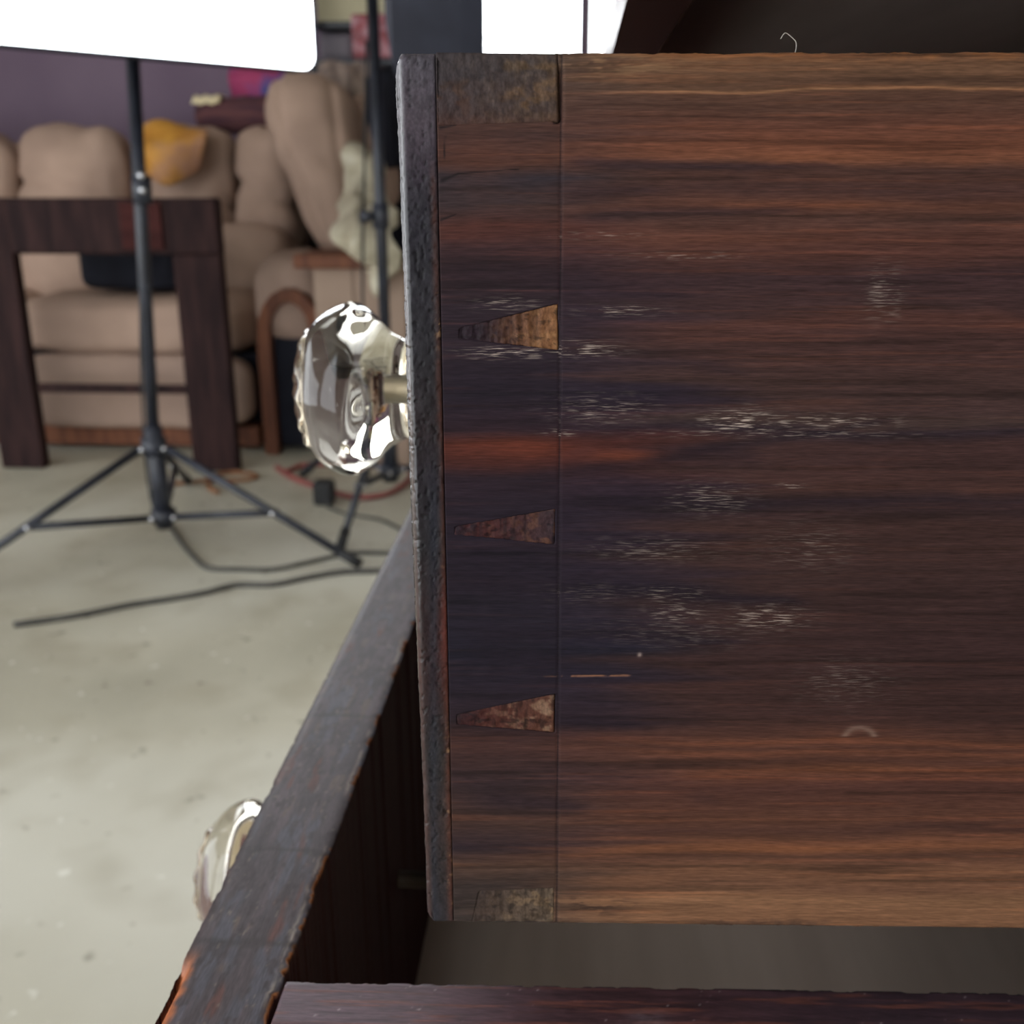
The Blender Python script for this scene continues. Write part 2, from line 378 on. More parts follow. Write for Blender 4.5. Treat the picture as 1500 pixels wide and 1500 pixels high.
T_RIGHT = [(60,108,74,54),(80,110,76,55),(100,98,70,52),(126,88,62,48),(130,90,64,48),(133,138,98,70),(137,84,58,46),(160,80,54,44),(180,92,58,46),(210,102,62,46),(232,106,66,49),
 (247,72,49,43),(258,74,49,42),(280,68,46,42),(300,88,56,45),(320,76,51,44),(345,81,51,43),(375,76,48,42),(400,58,40,41),(450,61,42,41),(465,77,49,43),(500,66,44,41),(560,64,45,42),
 (600,64,46,44),(618,66,50,47),(630,45,34,39),(648,62,42,40),(680,62,42,40),(715,66,44,40),(735,47,34,37),(770,62,42,39),(850,58,40,38),(950,56,38,37),(1050,60,40,37),(1078,78,50,41),
 (1086,102,62,46),(1094,78,50,41),(1100,98,60,45),(1112,78,50,41),(1127,98,60,45),(1150,76,48,41),(1200,84,54,43),(1215,70,46,40),(1240,110,70,50),(1255,84,56,45),(1280,114,78,58),(1300,104,72,55),(1320,126,90,66),(1365,120,84,62)]
T_LEFT = [(60,70,58,52),(80,72,60,54),(110,66,56,54),(150,78,56,49),(200,72,50,46),(235,86,55,46),(255,54,46,52),(300,58,46,48),(335,80,47,41),(370,60,40,42),(400,56,38,41),(450,48,36,43),(520,46,35,43),
 (580,42,33,43),(630,48,33,40),(650,84,42,34),(680,74,39,35),(705,46,33,41),(760,40,31,41),(820,40,31,41),(900,40,33,43),(960,34,30,41),(1000,40,32,42),(1060,46,34,40),(1075,60,40,40),(1100,72,47,43),
 (1150,56,41,43),(1200,76,53,46),(1245,48,37,43),(1270,84,61,51),(1300,62,50,47),(1365,62,53,50)]
def table(T, y):
    T = np.array(T, float); return np.stack([np.interp(y, T[:,0], T[:,i]) for i in (1,2,3)], 1)
def blend(col, target, m): return col*(1-m[:,None]) + np.array(target, float)[None,:]*m[:,None]
WOODGAIN = 0.80
def side_colors(u, z, knife=True, want_scuff=False):
    sx, sy = chart(u, z)
    # bands wander along the grain
    wob = 26*(fbm(sx/260, sy/120, 11)-.5) + 9*(fbm(sx/90, sy/26, 21)-.5)
    wr = wob*sstep(70, 150, sy)*(1-sstep(1290, 1350, sy)*.6)
    cr = table(T_RIGHT, sy+wr*.9); cl = table(T_LEFT, sy+wr*.8)
    edge = 930 + 170*(fbm(sx/500+3, sy/22, 31)-.5)*2 + 90*(fbm(sx/200, sy/60, 33)-.5)
    edge = edge - 100*(sstep(420,300,sy)) - 110*sstep(1080,1220,sy)
    m = sstep(-110, 170, sx-edge)[:,None]
    col = cl*(1-m) + cr*m
    step = np.where((sx < 819-(sy-75)*.0045), .90, 1.0); col = col*step[:,None]
    # long grain streaks
    g = fbm(sx/240, sy/7.5, 41); col = col*(0.89+.22*g)[:,None]
    g = fbm(sx/110+9, sy/3.2, 51); col = col*(0.92+.16*g)[:,None]
    g = sstep(.60, .78, fbm(sx/330+5, sy/9, 61)); col = col*(1-.17*g)[:,None]
    g = sstep(.62, .80, fbm(sx/300+15, sy/6, 71))*(1-.5*sstep(480,700,sy)*(1-sstep(1040,1090,sy)))
    col = col + g[:,None]*np.array([15,7,3.])
    # dark stain fingers: x0, x1, y0, y1 (centre line), half height, strength
    n1 = fbm(sx/120, sy/30, 81)-.5
    for x0, x1, ya, yb, h, s in [(560,1195,845,885,20,.85),(700,1110,925,940,10,.8),(700,860,960,965,30,.75),(700,985,1050,1060,17,.85),(700,880,1175,1185,18,.65),(760,1320,700,615,13,.6),
            (820,1140,650,672,34,.45),(700,1150,735,745,10,.4),(830,1250,240,245,9,.7),(850,1240,318,300,14,.5),(640,900,395,410,24,.4),(820,1050,425,430,12,.45),(1020,1130,540,546,9,.4),(650,840,545,560,40,.4),
            (1030,1075,1168,1178,9,.55),(820,1000,285,275,16,.4),(900,1320,735,738,10,.45),(980,1140,870,880,14,.5),(640,830,770,800,14,.3)]:
        t = np.clip((sx-x0)/(x1-x0), 0, 1); yc = ya+(yb-ya)*t + 14*n1
        hh = h*(1-.65*t); inx = sstep(x0-40, x0+40, sx)*(1-sstep(x1-60*1.0, x1, sx + 50*n1))
        mm = (.8*s)*inx*np.exp(-((sy-yc)/hh)**2)
        col = blend(col, (33,25,33), mm)
    # reddish patches
    for cx, cy, rx, ry, s, c in [(760,655,110,16,.6,(98,48,34)),(910,668,50,9,.7,(110,56,38)),(700,235,60,60,.35,(92,56,44)),(760,130,110,22,.5,(86,58,44)),(1180,232,130,10,.5,(122,74,50)),(1180,300,120,6,.6,(118,70,48)),
            (1040,350,160,12,.4,(98,60,46)),(960,215,150,10,.4,(110,66,48)),(1250,1125,80,6,.5,(116,72,50)),(1100,1245,180,5,.6,(132,82,54)),(730,345,90,18,.3,(92,50,40)),(1130,1215,200,30,.2,(100,64,46))]:
        q = ((sx-cx)/rx)**2+((sy-cy)/ry)**2; col = blend(col, c, s*np.exp(-q)*(.55+.9*fbm(sx/60,sy/8,91)))
    # pale worn scuffs: broken fine scratches along the grain
    scuff = np.zeros_like(sx)
    for cx, cy, rx, ry, s in [(1085,618,48,16,1.0),(1200,618,90,9,.6),(850,512,50,10,.8),(745,516,60,8,.85),(745,445,40,9,.5),(990,898,34,16,.55),(1125,905,50,16,.6),(1000,925,110,22,.15),(1295,430,26,34,.35),(1040,730,50,20,.4),
            (880,600,60,18,.45),(910,455,50,7,.55),(820,634,20,4,.9),(1160,712,18,3,.8),(960,805,80,16,.28),(985,870,50,10,.35),(1000,375,80,5,.3),(880,345,60,5,.3),(1180,800,60,30,.2),(1140,635,160,6,.4),(870,870,60,12,.15),(1240,1000,60,30,.2)]:
        q = ((sx-cx)/rx)**2+((sy-cy)/ry)**2
        scuff = np.maximum(scuff, s*np.exp(-q))
    # crescent scuff, orange scratch line, light spot, top and bottom raw patches
    q = np.abs(np.hypot((sx-1259)/22, (sy-1082)/16)-1)*16; col = blend(col, (128,104,92), .65*np.exp(-(q/4)**2)*(sy < 1079))
    n2 = fbm(sx/12, sy/12, 111)
    ln = np.exp(-((sy-(991-(sx-800)*.012)+1.5*(n2-.5))/1.1)**2)*sstep(770,850,sx)*(1-sstep(918,926,sx)); col = blend(col, (176,120,84), ln*.8*sstep(.3,.5,n2))
    col = blend(col, (170,150,140), .9*np.exp(-((sx-937)**2+(sy-959)**2)/9.))
    rag = sstep(.46,.62,fbm(sx/40, sy/9, 121))
    col = blend(col, (142,110,80), .55*rag*np.exp(-((sx-900)/95)**2-((sy-95)/22)**2)*(sx > 819))
    col = blend(col, (150,96,58), .7*sstep(95,74,sy+8*(n2-.5))*sstep(840,1050,sx)*sstep(.35,.6,fbm(sx/70,sy/5,131)))
    dk = sstep(.48,.60,fbm(sx/28, sy/5, 141)); 
    col = blend(col, (58,42,36), .75*dk*np.exp(-((sx-865)/55)**2-((sy-1327)/13)**2)*(sx > 815))
    col = blend(col, (58,42,36), .6*dk*np.exp(-((sx-855)/60)**2-((sy-92)/14)**2)*(sx > 819))
    col = blend(col, (70,52,44), .8*sstep(1345,1356,sy+10*(n2-.5))*sstep(980,1060,sx)*(1-sstep(1180,1240,sx)))
    # upper left and lower left tails: grey grime, raw flecks
    gr_ = sstep(.5,.66,fbm(sx/22, sy/16, 151))
    tl = (1-sstep(812,819,sx))*(1-sstep(150,185,sy)); col = blend(col, (112,88,62), .45*gr_*tl*sstep(700,760,sx)); col = blend(col, (58,54,60), .55*(1-gr_)*tl)
    # knife line along the joint
    jl = np.abs(sx-(822.5-(sy-70)*.0055)); col = blend(col, (24,18,22), (.6 if knife else 0)*np.exp(-(jl/1.3)**2))
    for x0, y0_, x1, y1_, h in [(642,90,641,150,1.6),(645,187,668,183,2.2),(648,264,672,254,3.2),(672,254,760,248,1.2),(646,322,668,314,2.0),(652,200,650,245,1.0),(812,180,822,176,2.0)]:
        dx, dy = x1-x0, y1_-y0_; tt_ = np.clip(((sx-x0)*dx+(sy-y0_)*dy)/(dx*dx+dy*dy), 0, 1)
        dd = np.hypot(sx-x0-dx*tt_, sy-y0_-dy*tt_); col = blend(col, (26,20,22), .85*np.exp(-(dd/(h*(1-.6*tt_)))**2))
    if want_scuff: return lin(np.clip(col, 6, 250))*WOODGAIN, scuff
    return lin(np.clip(col, 6, 250))*WOODGAIN

# pins: outline on the face in board coordinates (measured corners), tip to base
def fp(*q): return [face_point(*p) for p in q]
PINS = [  # outline, colours (tip, base), fleck colour
    (fp((638,76),(819,78),(821,180),(640,186)), (58,50,54), (92,74,58), (116,92,66), 'chipped grey half pin at top corner', .3),
    (fp((672,480),(819,443),(820,515),(672,497)), (66,42,38), (134,92,60), (150,108,72), 'raw pale dovetail pin', .85),
    (fp((664,770),(816,743),(815,800),(664,784)), (92,40,30), (66,50,52), (122,80,56), 'dark red dovetail pin', .6),
    (fp((668,1046),(815,1015),(814,1075),(668,1062)), (70,32,28), (96,62,48), (158,128,104), 'flaked dovetail pin with pale filler', .8),
    (fp((700,1304),(814,1299),(813,1352),(690,1352)), (70,56,50), (100,86,72), (146,118,88), 'scraped half pin at bottom corner', .75)]
def inside(poly, u, z, grow=0.0):
    """Signed distance-like inside test for convex outlines."""
    P = np.array(poly); c = P.mean(0); d = np.full(u.shape, 1e9)
    for i in range(len(P)):
        a, b = P[i], P[(i+1)%len(P)]; e = b-a; nrm = np.array([-e[1], e[0]]); nrm /= np.hypot(*nrm)
        if (c-a)@nrm < 0: nrm = -nrm
        d = np.minimum(d, (u-a[0])*nrm[0]+(z-a[1])*nrm[1])
    return d

def sheet(name, us, zs, depth_fn, col_fn, thick, mat, parent, edge_fn=None, label=None, flat_u=None):
    """A board whose show face is a fine grid in (u, z); local y goes into the board."""
    nu, nz = len(us), len(zs)
    U_, Z_ = np.meshgrid(us, zs, indexing='ij'); u = U_.ravel().copy(); z = Z_.ravel().copy()
    if edge_fn: u, z = edge_fn(u, z, U_.ravel(), Z_.ravel())
    y = depth_fn(u, z); v = np.stack([u, y, z], 1); cols = col_fn(u, z); sc_ = None
    if isinstance(cols, tuple): cols, sc_ = cols
    idx = np.arange(nu*nz).reshape(nu, nz)
    f = np.stack([idx[:-1,:-1], idx[1:,:-1], idx[1:,1:], idx[:-1,1:]], -1).reshape(-1,4).tolist()
    rim = list(idx[:,0]) + list(idx[-1,1:]) + list(idx[-2::-1,-1]) + list(idx[0,-2:0:-1])
    n = len(rim); prev = [int(i) for i in rim]; bv = v[rim].copy(); rc = cols[rim]; extra = 0
    for dep in ([.004, .006, thick] if flat_u is not None else [thick]):   # the worn arris dies out into a flat face
        b0 = len(v); q = bv.copy(); q[:,1] = dep
        if flat_u is not None: q[:,0] = np.where(q[:,0] < flat_u+.003, flat_u, q[:,0]); rc = np.tile(np.median(rc, 0), (n,1))
        v = np.vstack([v, q]); cols = np.vstack([cols, rc]); extra += n
        for i in range(n):
            j = (i+1) % n; f.append([prev[j], prev[i], b0+i, b0+j])
        prev = [b0+i for i in range(n)]
    f.append(prev)
    o = link(name, v, f, mat, parent, True, True, label, cols)
    if sc_ is not None:
        sa = o.data.attributes.new('scuff', 'FLOAT', 'POINT'); sa.data.foreach_set('value', np.concatenate([sc_, np.zeros(extra)]))
    return o

us = np.concatenate([np.arange(-.02345, .128, .00031), np.linspace(.13, .43, 40)])
zs = np.linspace(0, HT, 860)
def side_depth(u, z):
    sx, sy = chart(u, z); y = np.zeros_like(u)
    # rolled arrises
    for e in (z, HT-z):
        t = np.clip(1-e/.0011, 0, 1); y += .0009*t*t
    y += .00022*(fbm(sx/30, sy/9, 201)-.5)
    y += .0011*np.exp(-((sx-(822.5-(sy-70)*.0055))/2.0)**2)*.16            # knife line
    y += .0016*np.exp(-((sx-817)/5.)**2)*(sstep(85,110,sy))*(1-sstep(176,184,sy))  # open joint beside the top half pin
    for *_q, kk in PINS:
        d = inside(_q[0], u, z); g_ = .00028 if kk > .65 and 'half' not in _q[4] else .0004; y += .0028*sstep(-.0001+g_, .0003+g_, d)
    return y
def side_edge(u, z, u0, z0):
    sx = u0*6500
    top = (z0 >= HT-1e-6); bot = (z0 <= 1e-6); lft = (u0 <= us[0]+1e-6)
    j = .00055*(fbm(sx/26, sx*0+.5, 221)-.5) + .0003*(fbm(sx/5, sx*0+.5, 231)-.5)
    w_t = np.clip(1-(HT-z0)/.003, 0, 1); w_b = np.clip(1-z0/.003, 0, 1)
    z = z0 + w_t*j - w_b*j*1.4
    # ragged joint with the lap of the front, widening to the bottom
    return u + .0, z
side = sheet('side_panel', us, zs, side_depth, lambda u, z: side_colors(u, z, True, True), .012, M['drawer_side'], up, side_edge, 'dark stained side board with worn streaks')
for poly, c0, c1, cf, lab, kk in PINS:
    P = np.array(poly); n1_, n2_ = 60, 34
    s_, t_ = np.meshgrid(np.linspace(.004, .996, n1_), np.linspace(.006, .994, n2_), indexing='ij'); s_ = s_.ravel(); t_ = t_.ravel()
    top_ = P[0]*(1-s_[:,None]) + P[1]*s_[:,None]; bot_ = P[3]*(1-s_[:,None]) + P[2]*s_[:,None]
    q = top_*(1-t_[:,None]) + bot_*t_[:,None]; q = P.mean(0) + (q-P.mean(0))*1.0
    sx, sy = chart(q[:,0], q[:,1]); seed = int(abs(P[0,1])*1e5) % 900
    y = .00012 + .0005*(fbm(sx/9, sy/9, seed)-.45) + (.0004 if kk > .5 else .0001)*np.clip(1-np.minimum(t_, 1-t_)/.05, 0, 1)**2
    y = y + .0013*sstep(.985, 1.0, s_)
    if 'raw' in lab: y += .0003*sstep(.5,.7,fbm(sx/6, sy/70, seed+23))
    col = np.array(c0, float)[None]*(1-s_[:,None]) + np.array(c1, float)[None]*s_[:,None]
    fl = sstep(.52, .66, fbm(sx/16, sy/12, seed+7))*(.25+.75*s_**2); col = col*(1-fl[:,None]*.8) + np.array(cf, float)*fl[:,None]*.8
    st = sstep(.55, .7, fbm(sx/5, sy/60, seed+13)); col *= (1-(.16 if 'raw' in lab else .3)*st)[:,None]; dk = sstep(.6,.7,fbm(sx/11,sy/8,seed+19)); col *= (1-.35*dk)[:,None]
    ks = kk*(sstep(.12, .75, s_) if 'raw' in lab else sstep(-.2, .4, s_)); col = blend(col, (30,22,20), .7*sstep(.975,.99,s_)*(fbm(sx/9, sy/5, seed+3) > .45))
    col = lin(np.clip(col, 6, 250))*WOODGAIN*ks[:,None] + side_colors(q[:,0], q[:,1], False)*(1-ks)[:,None]
    idx = np.arange(n1_*n2_).reshape(n1_, n2_)
    v = np.stack([q[:,0], y, q[:,1]], 1); f = np.stack([idx[:-1,:-1], idx[:-1,1:], idx[1:,1:], idx[1:,:-1]], -1).reshape(-1,4).tolist()
    rim = list(idx[:,0]) + list(idx[-1,1:]) + list(idx[-2::-1,-1]) + list(idx[0,-2:0:-1]); b0 = len(v)
    bv = v[rim].copy(); bv[:,1] = .0027; v = np.vstack([v, bv]); cols = np.vstack([col, col[rim]]); nn = len(rim)
    for i in range(nn): j = (i+1) % nn; f.append([int(rim[i]), int(rim[j]), b0+j, b0+i])
    f.append([b0+i for i in range(nn)][::-1])
    link('dovetail_pin', v, f, M['pin'], up, True, True, lab, cols)

# front board of the upper drawer: end-grain lap towards the camera, round worn front arris
UL = -.0303
def lap_colors(u, z):
    sx, sy = chart(u, z)
    T = [(60,84,78,84),(90,76,70,78),(180,72,62,70),(240,62,52,62),(330,42,38,48),(420,46,42,50),(520,44,40,46),(630,46,34,38),(700,40,32,40),(800,44,38,42),(880,52,34,36),(1000,58,34,34),(1100,50,44,44),(1200,62,48,46),(1280,56,46,46),(1365,52,48,54)]
    col = table(T, sy + 14*(fbm(sx/14, sy/40, 301)-.5))
    f = fbm(sx/9, sy/11, 311); col = col*(.80+.40*f)[:,None]
    pit = sstep(.64,.74,fbm(sx/5, sy/6, 321)); col = col*(1-.3*pit)[:,None]
    joint = np.interp(sy, [70,250,700,1350], [636,641,655,668])
    red = np.exp(-((sx-joint+7)/5)**2)*sstep(220,290,sy); col = blend(col, (112,62,48), .6*red*(.4+fbm(sx/10,sy/18,331)))
    col = col*np.interp(sy, [200,340,900,1200], [.9,.72,.74,.82])[:,None]
    fl = sstep(.6,.72,fbm(sx/8, sy/10, 341))*np.exp(-((sx-joint+4)/7)**2); 
    for cy, h in [(470,40),(1100,40),(1290,60),(1200,60),(830,20)]: col = blend(col, (150,116,82), .8*fl*np.exp(-((sy-cy)/h)**2))
    col = blend(col, (98,42,34), .55*np.exp(-((sx-650)/9)**2)*np.exp(-((sy-930)/70)**2))
    col = blend(col, (40,46,60), .4*np.exp(-((sx-635)/8)**2)*sstep(640,760,sy))
    left = np.interp(sy, [70,1350], [575,627]); col = blend(col, (70,36,32), .6*np.exp(-((sx-left-3)/4)**2)*sstep(300,420,sy))
    return lin(np.clip(col, 6, 250))*WOODGAIN
lus = np.concatenate([np.linspace(UL, UL+.0016, 9), np.arange(UL+.0019, -.02365, .00024)]); lus = np.append(lus, -.02357)
lzs = np.linspace(0, HT, 640)
def lap_depth(u, z):
    sx, sy = chart(u, z); y = np.zeros_like(u)
    t = np.clip(1-(u-UL)/.0013, 0, 1); y += .0013*(1-np.sqrt(np.clip(1-t*t, 0, 1)))
    for e in (z, HT-z): t = np.clip(1-e/.0012, 0, 1); y += .0009*t*t
    y += (.0002*(fbm(sx/9, sy/11, 311)-.5) + .00015*sstep(.64,.74,fbm(sx/5, sy/6, 321)))
    t = np.clip(1-(-.02357-u)/.0004, 0, 1); y += .0002*t*t
    return y
def lap_edge(u, z, u0, z0):
    w = np.clip(1-(u0-UL)/.003, 0, 1)
    lean = np.interp(z0, [0, HT], [.0006, -.0008]); bow = .0002*np.sin(z0/HT*9)
    rnd = .0014*np.clip(1-(HT-z0)/.004, 0, 1)**2 + .002*np.clip(1-z0/.005, 0, 1)**2
    jag = .0004*(fbm(z0*900, z0*0+.3, 351)-.5)
    return u + w*(lean+bow+rnd+jag), z
lap = sheet('front_panel', lus, lzs, lap_depth, lambda u, z: (lap_colors(u, z), np.clip(1-(u-(UL+np.interp(z, [0, HT], [.0006, -.0008])))/.0016, 0, 1)**.5*(.35+.65*sstep(.05,.12,z))), 1.082, M['drawer_end'], up, lap_edge, 'drawer front with pitted dark end grain', UL+.0002)
box2('front_backing', (-.0234, .0122, .001), (-.0002, 1.0815, HT-.001), M['inner_wood'], up, .001, True, 'inner face of the drawer front')
box2('side_panel', (.0004, 1.070, 0), (.43, 1.082, HT), M['dark_wood'], up, .001, True)
box2('back_panel', (.430, 0, .01), (.442, 1.082, HT-.01), M['dark_wood'], up, .001, True)
box2('bottom_panel', (.0, .0125, .010), (.43, 1.0695, .015), M['inner_wood'], up, .0005, True)
zk = .1674 - .0711
for yk in (.160, .925): knob(up, (UL, yk, zk))

# ---- lower open drawer ------------------------------------------------------------------------------------
ZT, ZB = H-.1956, H-.385
XO, XI, LY0, LY1 = -.0999, -.0714, .188, 1.284
lo = sub_root('drawer', dresser, Vector((0,0,ZB))-Vector(OFF[dresser])*1.0, 0.0, 'lower open drawer with worn varnished front edge')
OFF[lo] = Vector((0,0,ZB))
lys = np.concatenate([np.arange(LY0, .66, .00055), np.linspace(.665, LY1, 30)]); lxs = np.linspace(XO, XI, 60)
YY, XX = np.meshgrid(lys, lxs, indexing='ij'); y = YY.ravel().copy(); x = XX.ravel().copy()
t = (x-XO)/(XI-XO)
chip = fbm(y*240, y*0+.2, 401); chip2 = fbm(y*900, y*0+.7, 411)
wi = np.clip((t-.80)/.20, 0, 1); wo = np.clip(1-t/.12, 0, 1)
x2 = x + wi*(-.0011*sstep(.50,.75,chip) - .0005*(chip2-.4)) + wo*(.0004*(chip2-.5)+.0006*sstep(.55,.8,fbm(y*160,y*0+.4,421)))
ch0 = fbm(t*5+1, y*300, 431)
zz = np.full_like(x, ZT) - .0006*wo**2 - .0006*wi**4 + .00005*(fbm(t*14, y*500, 441)-.5)
zz -= .006*np.clip(1-t/.10,0,1)*(1-sstep(.205,.217,y))           # broken outer corner
col = np.tile(np.array([72,62,66.]), (len(x),1))
n_ = fbm(t*9, y*45, 451); col = col*(.78+.44*n_)[:,None]
band = fbm(t*1.5, y*110, 461); col = col*(.88+.24*band)[:,None]
col = blend(col, (92,78,70), .7*sstep(.58,.72,fbm(t*12, y*70, 471))*sstep(.5,.6,band))
col = blend(col, (92,52,44), .65*sstep(.68,.78,fbm(t*6+4, y*40, 481)))
col = blend(col, (78,80,92), .55*sstep(.52,.70,fbm(t*7+8, y*55, 485)))
col = blend(col, (52,42,44), .6*sstep(.58,.72,fbm(t*14+2, y*200, 491)))
col = blend(col, (120,110,98), .6*sstep(.74,.80,fbm(t*30, y*300, 501)))
col = blend(col, (46,34,34), .5*np.exp(-(t/.06)**2))
col = blend(col, (176,110,64), .9*sstep(.965,.995,t)*sstep(.46,.62,chip)); col = blend(col, (190,176,160), .55*np.exp(-((t-.93)/.02)**2)*sstep(.45,.6,fbm(y*60,y*0+.1,505)))  # orange chipped edge, with a broken pale glint painted just inside it
col = blend(col, (184,104,62), .95*(1-sstep(.10,.17,t+.1*(ch0-.5)))*(1-sstep(.207,.222,y)))
for yy in (.222, .262, .345): col = blend(col, (44,38,38), .45*np.exp(-((y-yy-.004*(ch0-.5))/.0012)**2))
v = np.stack([x2, y, zz], 1); nu, nz = len(lys), len(lxs); idx = np.arange(nu*nz).reshape(nu, nz)
f = np.stack([idx[:-1,:-1], idx[:-1,1:], idx[1:,1:], idx[1:,:-1]], -1).reshape(-1,4).tolist()
rim = list(idx[:,0]) + list(idx[-1,1:]) + list(idx[-2::-1,-1]) + list(idx[0,-2:0:-1]); b0 = len(v); nn = len(rim)
bm_ = v[rim].copy(); bm_[:,2] = ZT-.0016-.0012*chip[rim]
bv = bm_.copy(); bv[:,2] = ZB
bv[:,0] = np.where(bv[:,0] > (XO+XI)/2, XI, XO)
v = np.vstack([v, bm_, bv]); low_ = np.tile(np.array([84,56,54.]), (nn,1)); cols = np.vstack([col, low_, low_])
for i in range(nn):
    j = (i+1) % nn; f.append([int(rim[i]), int(rim[j]), b0+j, b0+i]); f.append([b0+i, b0+j, b0+nn+j, b0+nn+i])
f.append([b0+nn+i for i in range(nn)][::-1])
link('front_panel', v, f, M['lower_top'], lo, True, False, 'drawer front with grey worn varnish and chipped edges', lin(np.clip(cols,6,250)))
# the front's inner face
# near side: slightly racked
SLOPE = .0385; SL0 = .2098
sxs = np.concatenate([np.arange(XI+.0008, .13, .0005), np.linspace(.135, .40, 30)]); sws = np.linspace(-.0165, 0, 34)
XX, WW = np.meshgrid(sxs, sws, indexing='ij'); x = XX.ravel(); w = WW.ravel(); tt = -w/.0165
jag = fbm(x*350, x*0+.3, 601)
yv = SL0 + SLOPE*(x-XI) + w - np.clip(1-tt/.12,0,1)*(.0008*sstep(.45,.7,jag))
zz = np.full_like(x, ZT-.0002) - .001*np.clip(1-tt/.10,0,1)**2 - .0012*np.clip((tt-.88)/.12,0,1)**2 - .003*sstep(-.07,.12,x)*0
col = np.tile(np.array([66,44,48.]), (len(x),1)); col = col*(.66+.68*fbm(x*70, tt*12, 611))[:,None]
col = blend(col, (104,88,104), .5*(1-sstep(-.06,.02,x))); col = blend(col, (46,38,48), .55*sstep(.02,.08,x)); 
col = blend(col, (128,72,56), .5*sstep(.6,.75,fbm(x*40, tt*16, 621)))
col = blend(col, (172,112,70), .9*(1-sstep(.02,.06,tt))*sstep(.45,.62,jag))
col = blend(col, (170,158,160), .6*sstep(.80,.86,fbm(x*1400, tt*34, 631))); col = blend(col, (140,132,140), .7*np.exp(-((x-.021)/.005)**2-((tt-.75)/.2)**2)*fbm(x*500,tt*9,641))
v = np.stack([x, yv, zz], 1); nu, nz = len(sxs), len(sws); idx = np.arange(nu*nz).reshape(nu, nz)
f = np.stack([idx[:-1,:-1], idx[1:,:-1], idx[1:,1:], idx[:-1,1:]], -1).reshape(-1,4).tolist()
rim = list(idx[:,0]) + list(idx[-1,1:]) + list(idx[-2::-1,-1]) + list(idx[0,-2:0:-1]); b0 = len(v); nn = len(rim)
bv = v[rim].copy(); bv[:,2] = ZB+.003; v = np.vstack([v, bv]); cols = np.vstack([col, col[rim]*.8])
for i in range(nn): j = (i+1) % nn; f.append([int(rim[j]), int(rim[i]), b0+i, b0+j])
f.append([b0+i for i in range(nn)])
link('side_panel', v, f, M['lower_side'], lo, True, False, 'near side board with dusty worn top edge', lin(np.clip(cols,6,250)))
box2('side_panel', (XI+.001, LY1-.014, ZB+.003), (.40, LY1-.002, ZT), M['dark_wood'], lo, .001)
box2('back_panel', (.401, LY0+.03, ZB+.012), (.413, LY1-.002, ZT-.006), M['dark_wood'], lo, .001)
box2('bottom_panel', (XI-.001, LY0+.034, ZB+.005), (.40, LY1-.015, ZB+.0105), M['bottom_wood'], lo, .0005, False, 'grey brown drawer bottom')
for yk in (.370, 1.10): knob(lo, (XO, yk, H-.289), local=False) if False else knob(lo, Vector((XO, yk, H-.289))-OFF[lo])

# ---- drawer above, seen from below ------------------------------------------------------------------------
AZ0, AZ1 = H+.0500, H+.345
hi = sub_root('drawer', dresser, Vector((0,0,AZ0))-Vector(OFF[dresser]), 0.0, 'topmost open drawer seen from below')
OFF[hi] = Vector((0,0,AZ0))
AX0, AX1 = .0114, .034
poly = [(AX0, LY0, AZ0+.006), (AX0+.0022, LY0, AZ0), (AX1-.001, LY0, AZ0), (AX1, LY0, AZ0+.002), (AX1, LY0, AZ1), (AX0, LY0, AZ1)]
vs, fs = prism_data(poly, (0, LY1-LY0, 0)); link('front_panel', vs, fs, M['front_gloss'], hi, False, False, 'glossy drawer front catching the light')
for y_ in (LY0, LY1-.012): box2('side_panel', (AX1+.0004, y_, AZ0+.001), (.45, y_+.012, AZ1), M['dark_wood'], hi, .001)
box2('bottom_panel', (AX1+.0004, LY0+.0125, AZ0+.009), (.45, LY1-.0125, AZ0+.014), M['bottom_wood'], hi, .0005)
box2('back_panel', (.4505, LY0, AZ0+.005), (.462, LY1, AZ1-.01), M['dark_wood'], hi, .001)
for yk in (.37, 1.10): knob(hi, Vector((AX0, yk, H+.205))-OFF[hi])
# ---- closed drawer below ----------------------------------------------------------------------------------
cl = sub_root('drawer', dresser, Vector((0,0,.185))-Vector(OFF[dresser]), 0.0, 'closed bottom drawer'); OFF[cl] = Vector((0,0,.185))
box2('front_panel', (FX-.022, NEAR, .185), (FX, FARY, .437), M['front_gloss'], cl, .004)
for yk in (.37, 1.10): knob(cl, Vector((FX-.022, yk, .31))-OFF[cl])

# lint fibre on the top edge of the drawer
u1, z1 = face_point(1168, 70); base = Vector(UO) + Vector(EX)*u1 + Vector((0,0,HT-.0001)) + Vector(EY)*.002
pts = spline([base+Vector(p) for p in [(0,0,0),(.0003,.0002,.0010),(.0002,.0004,.0021),(-.0006,.0005,.0029),(-.0018,.0004,.0036),(-.0026,.0003,.0026)]], 6)
tag(tube('lint_fibre', pts, .00005, M['lint'], None, 5), 'tiny pale curl of lint standing on top edge of the open drawer side', 'lint')

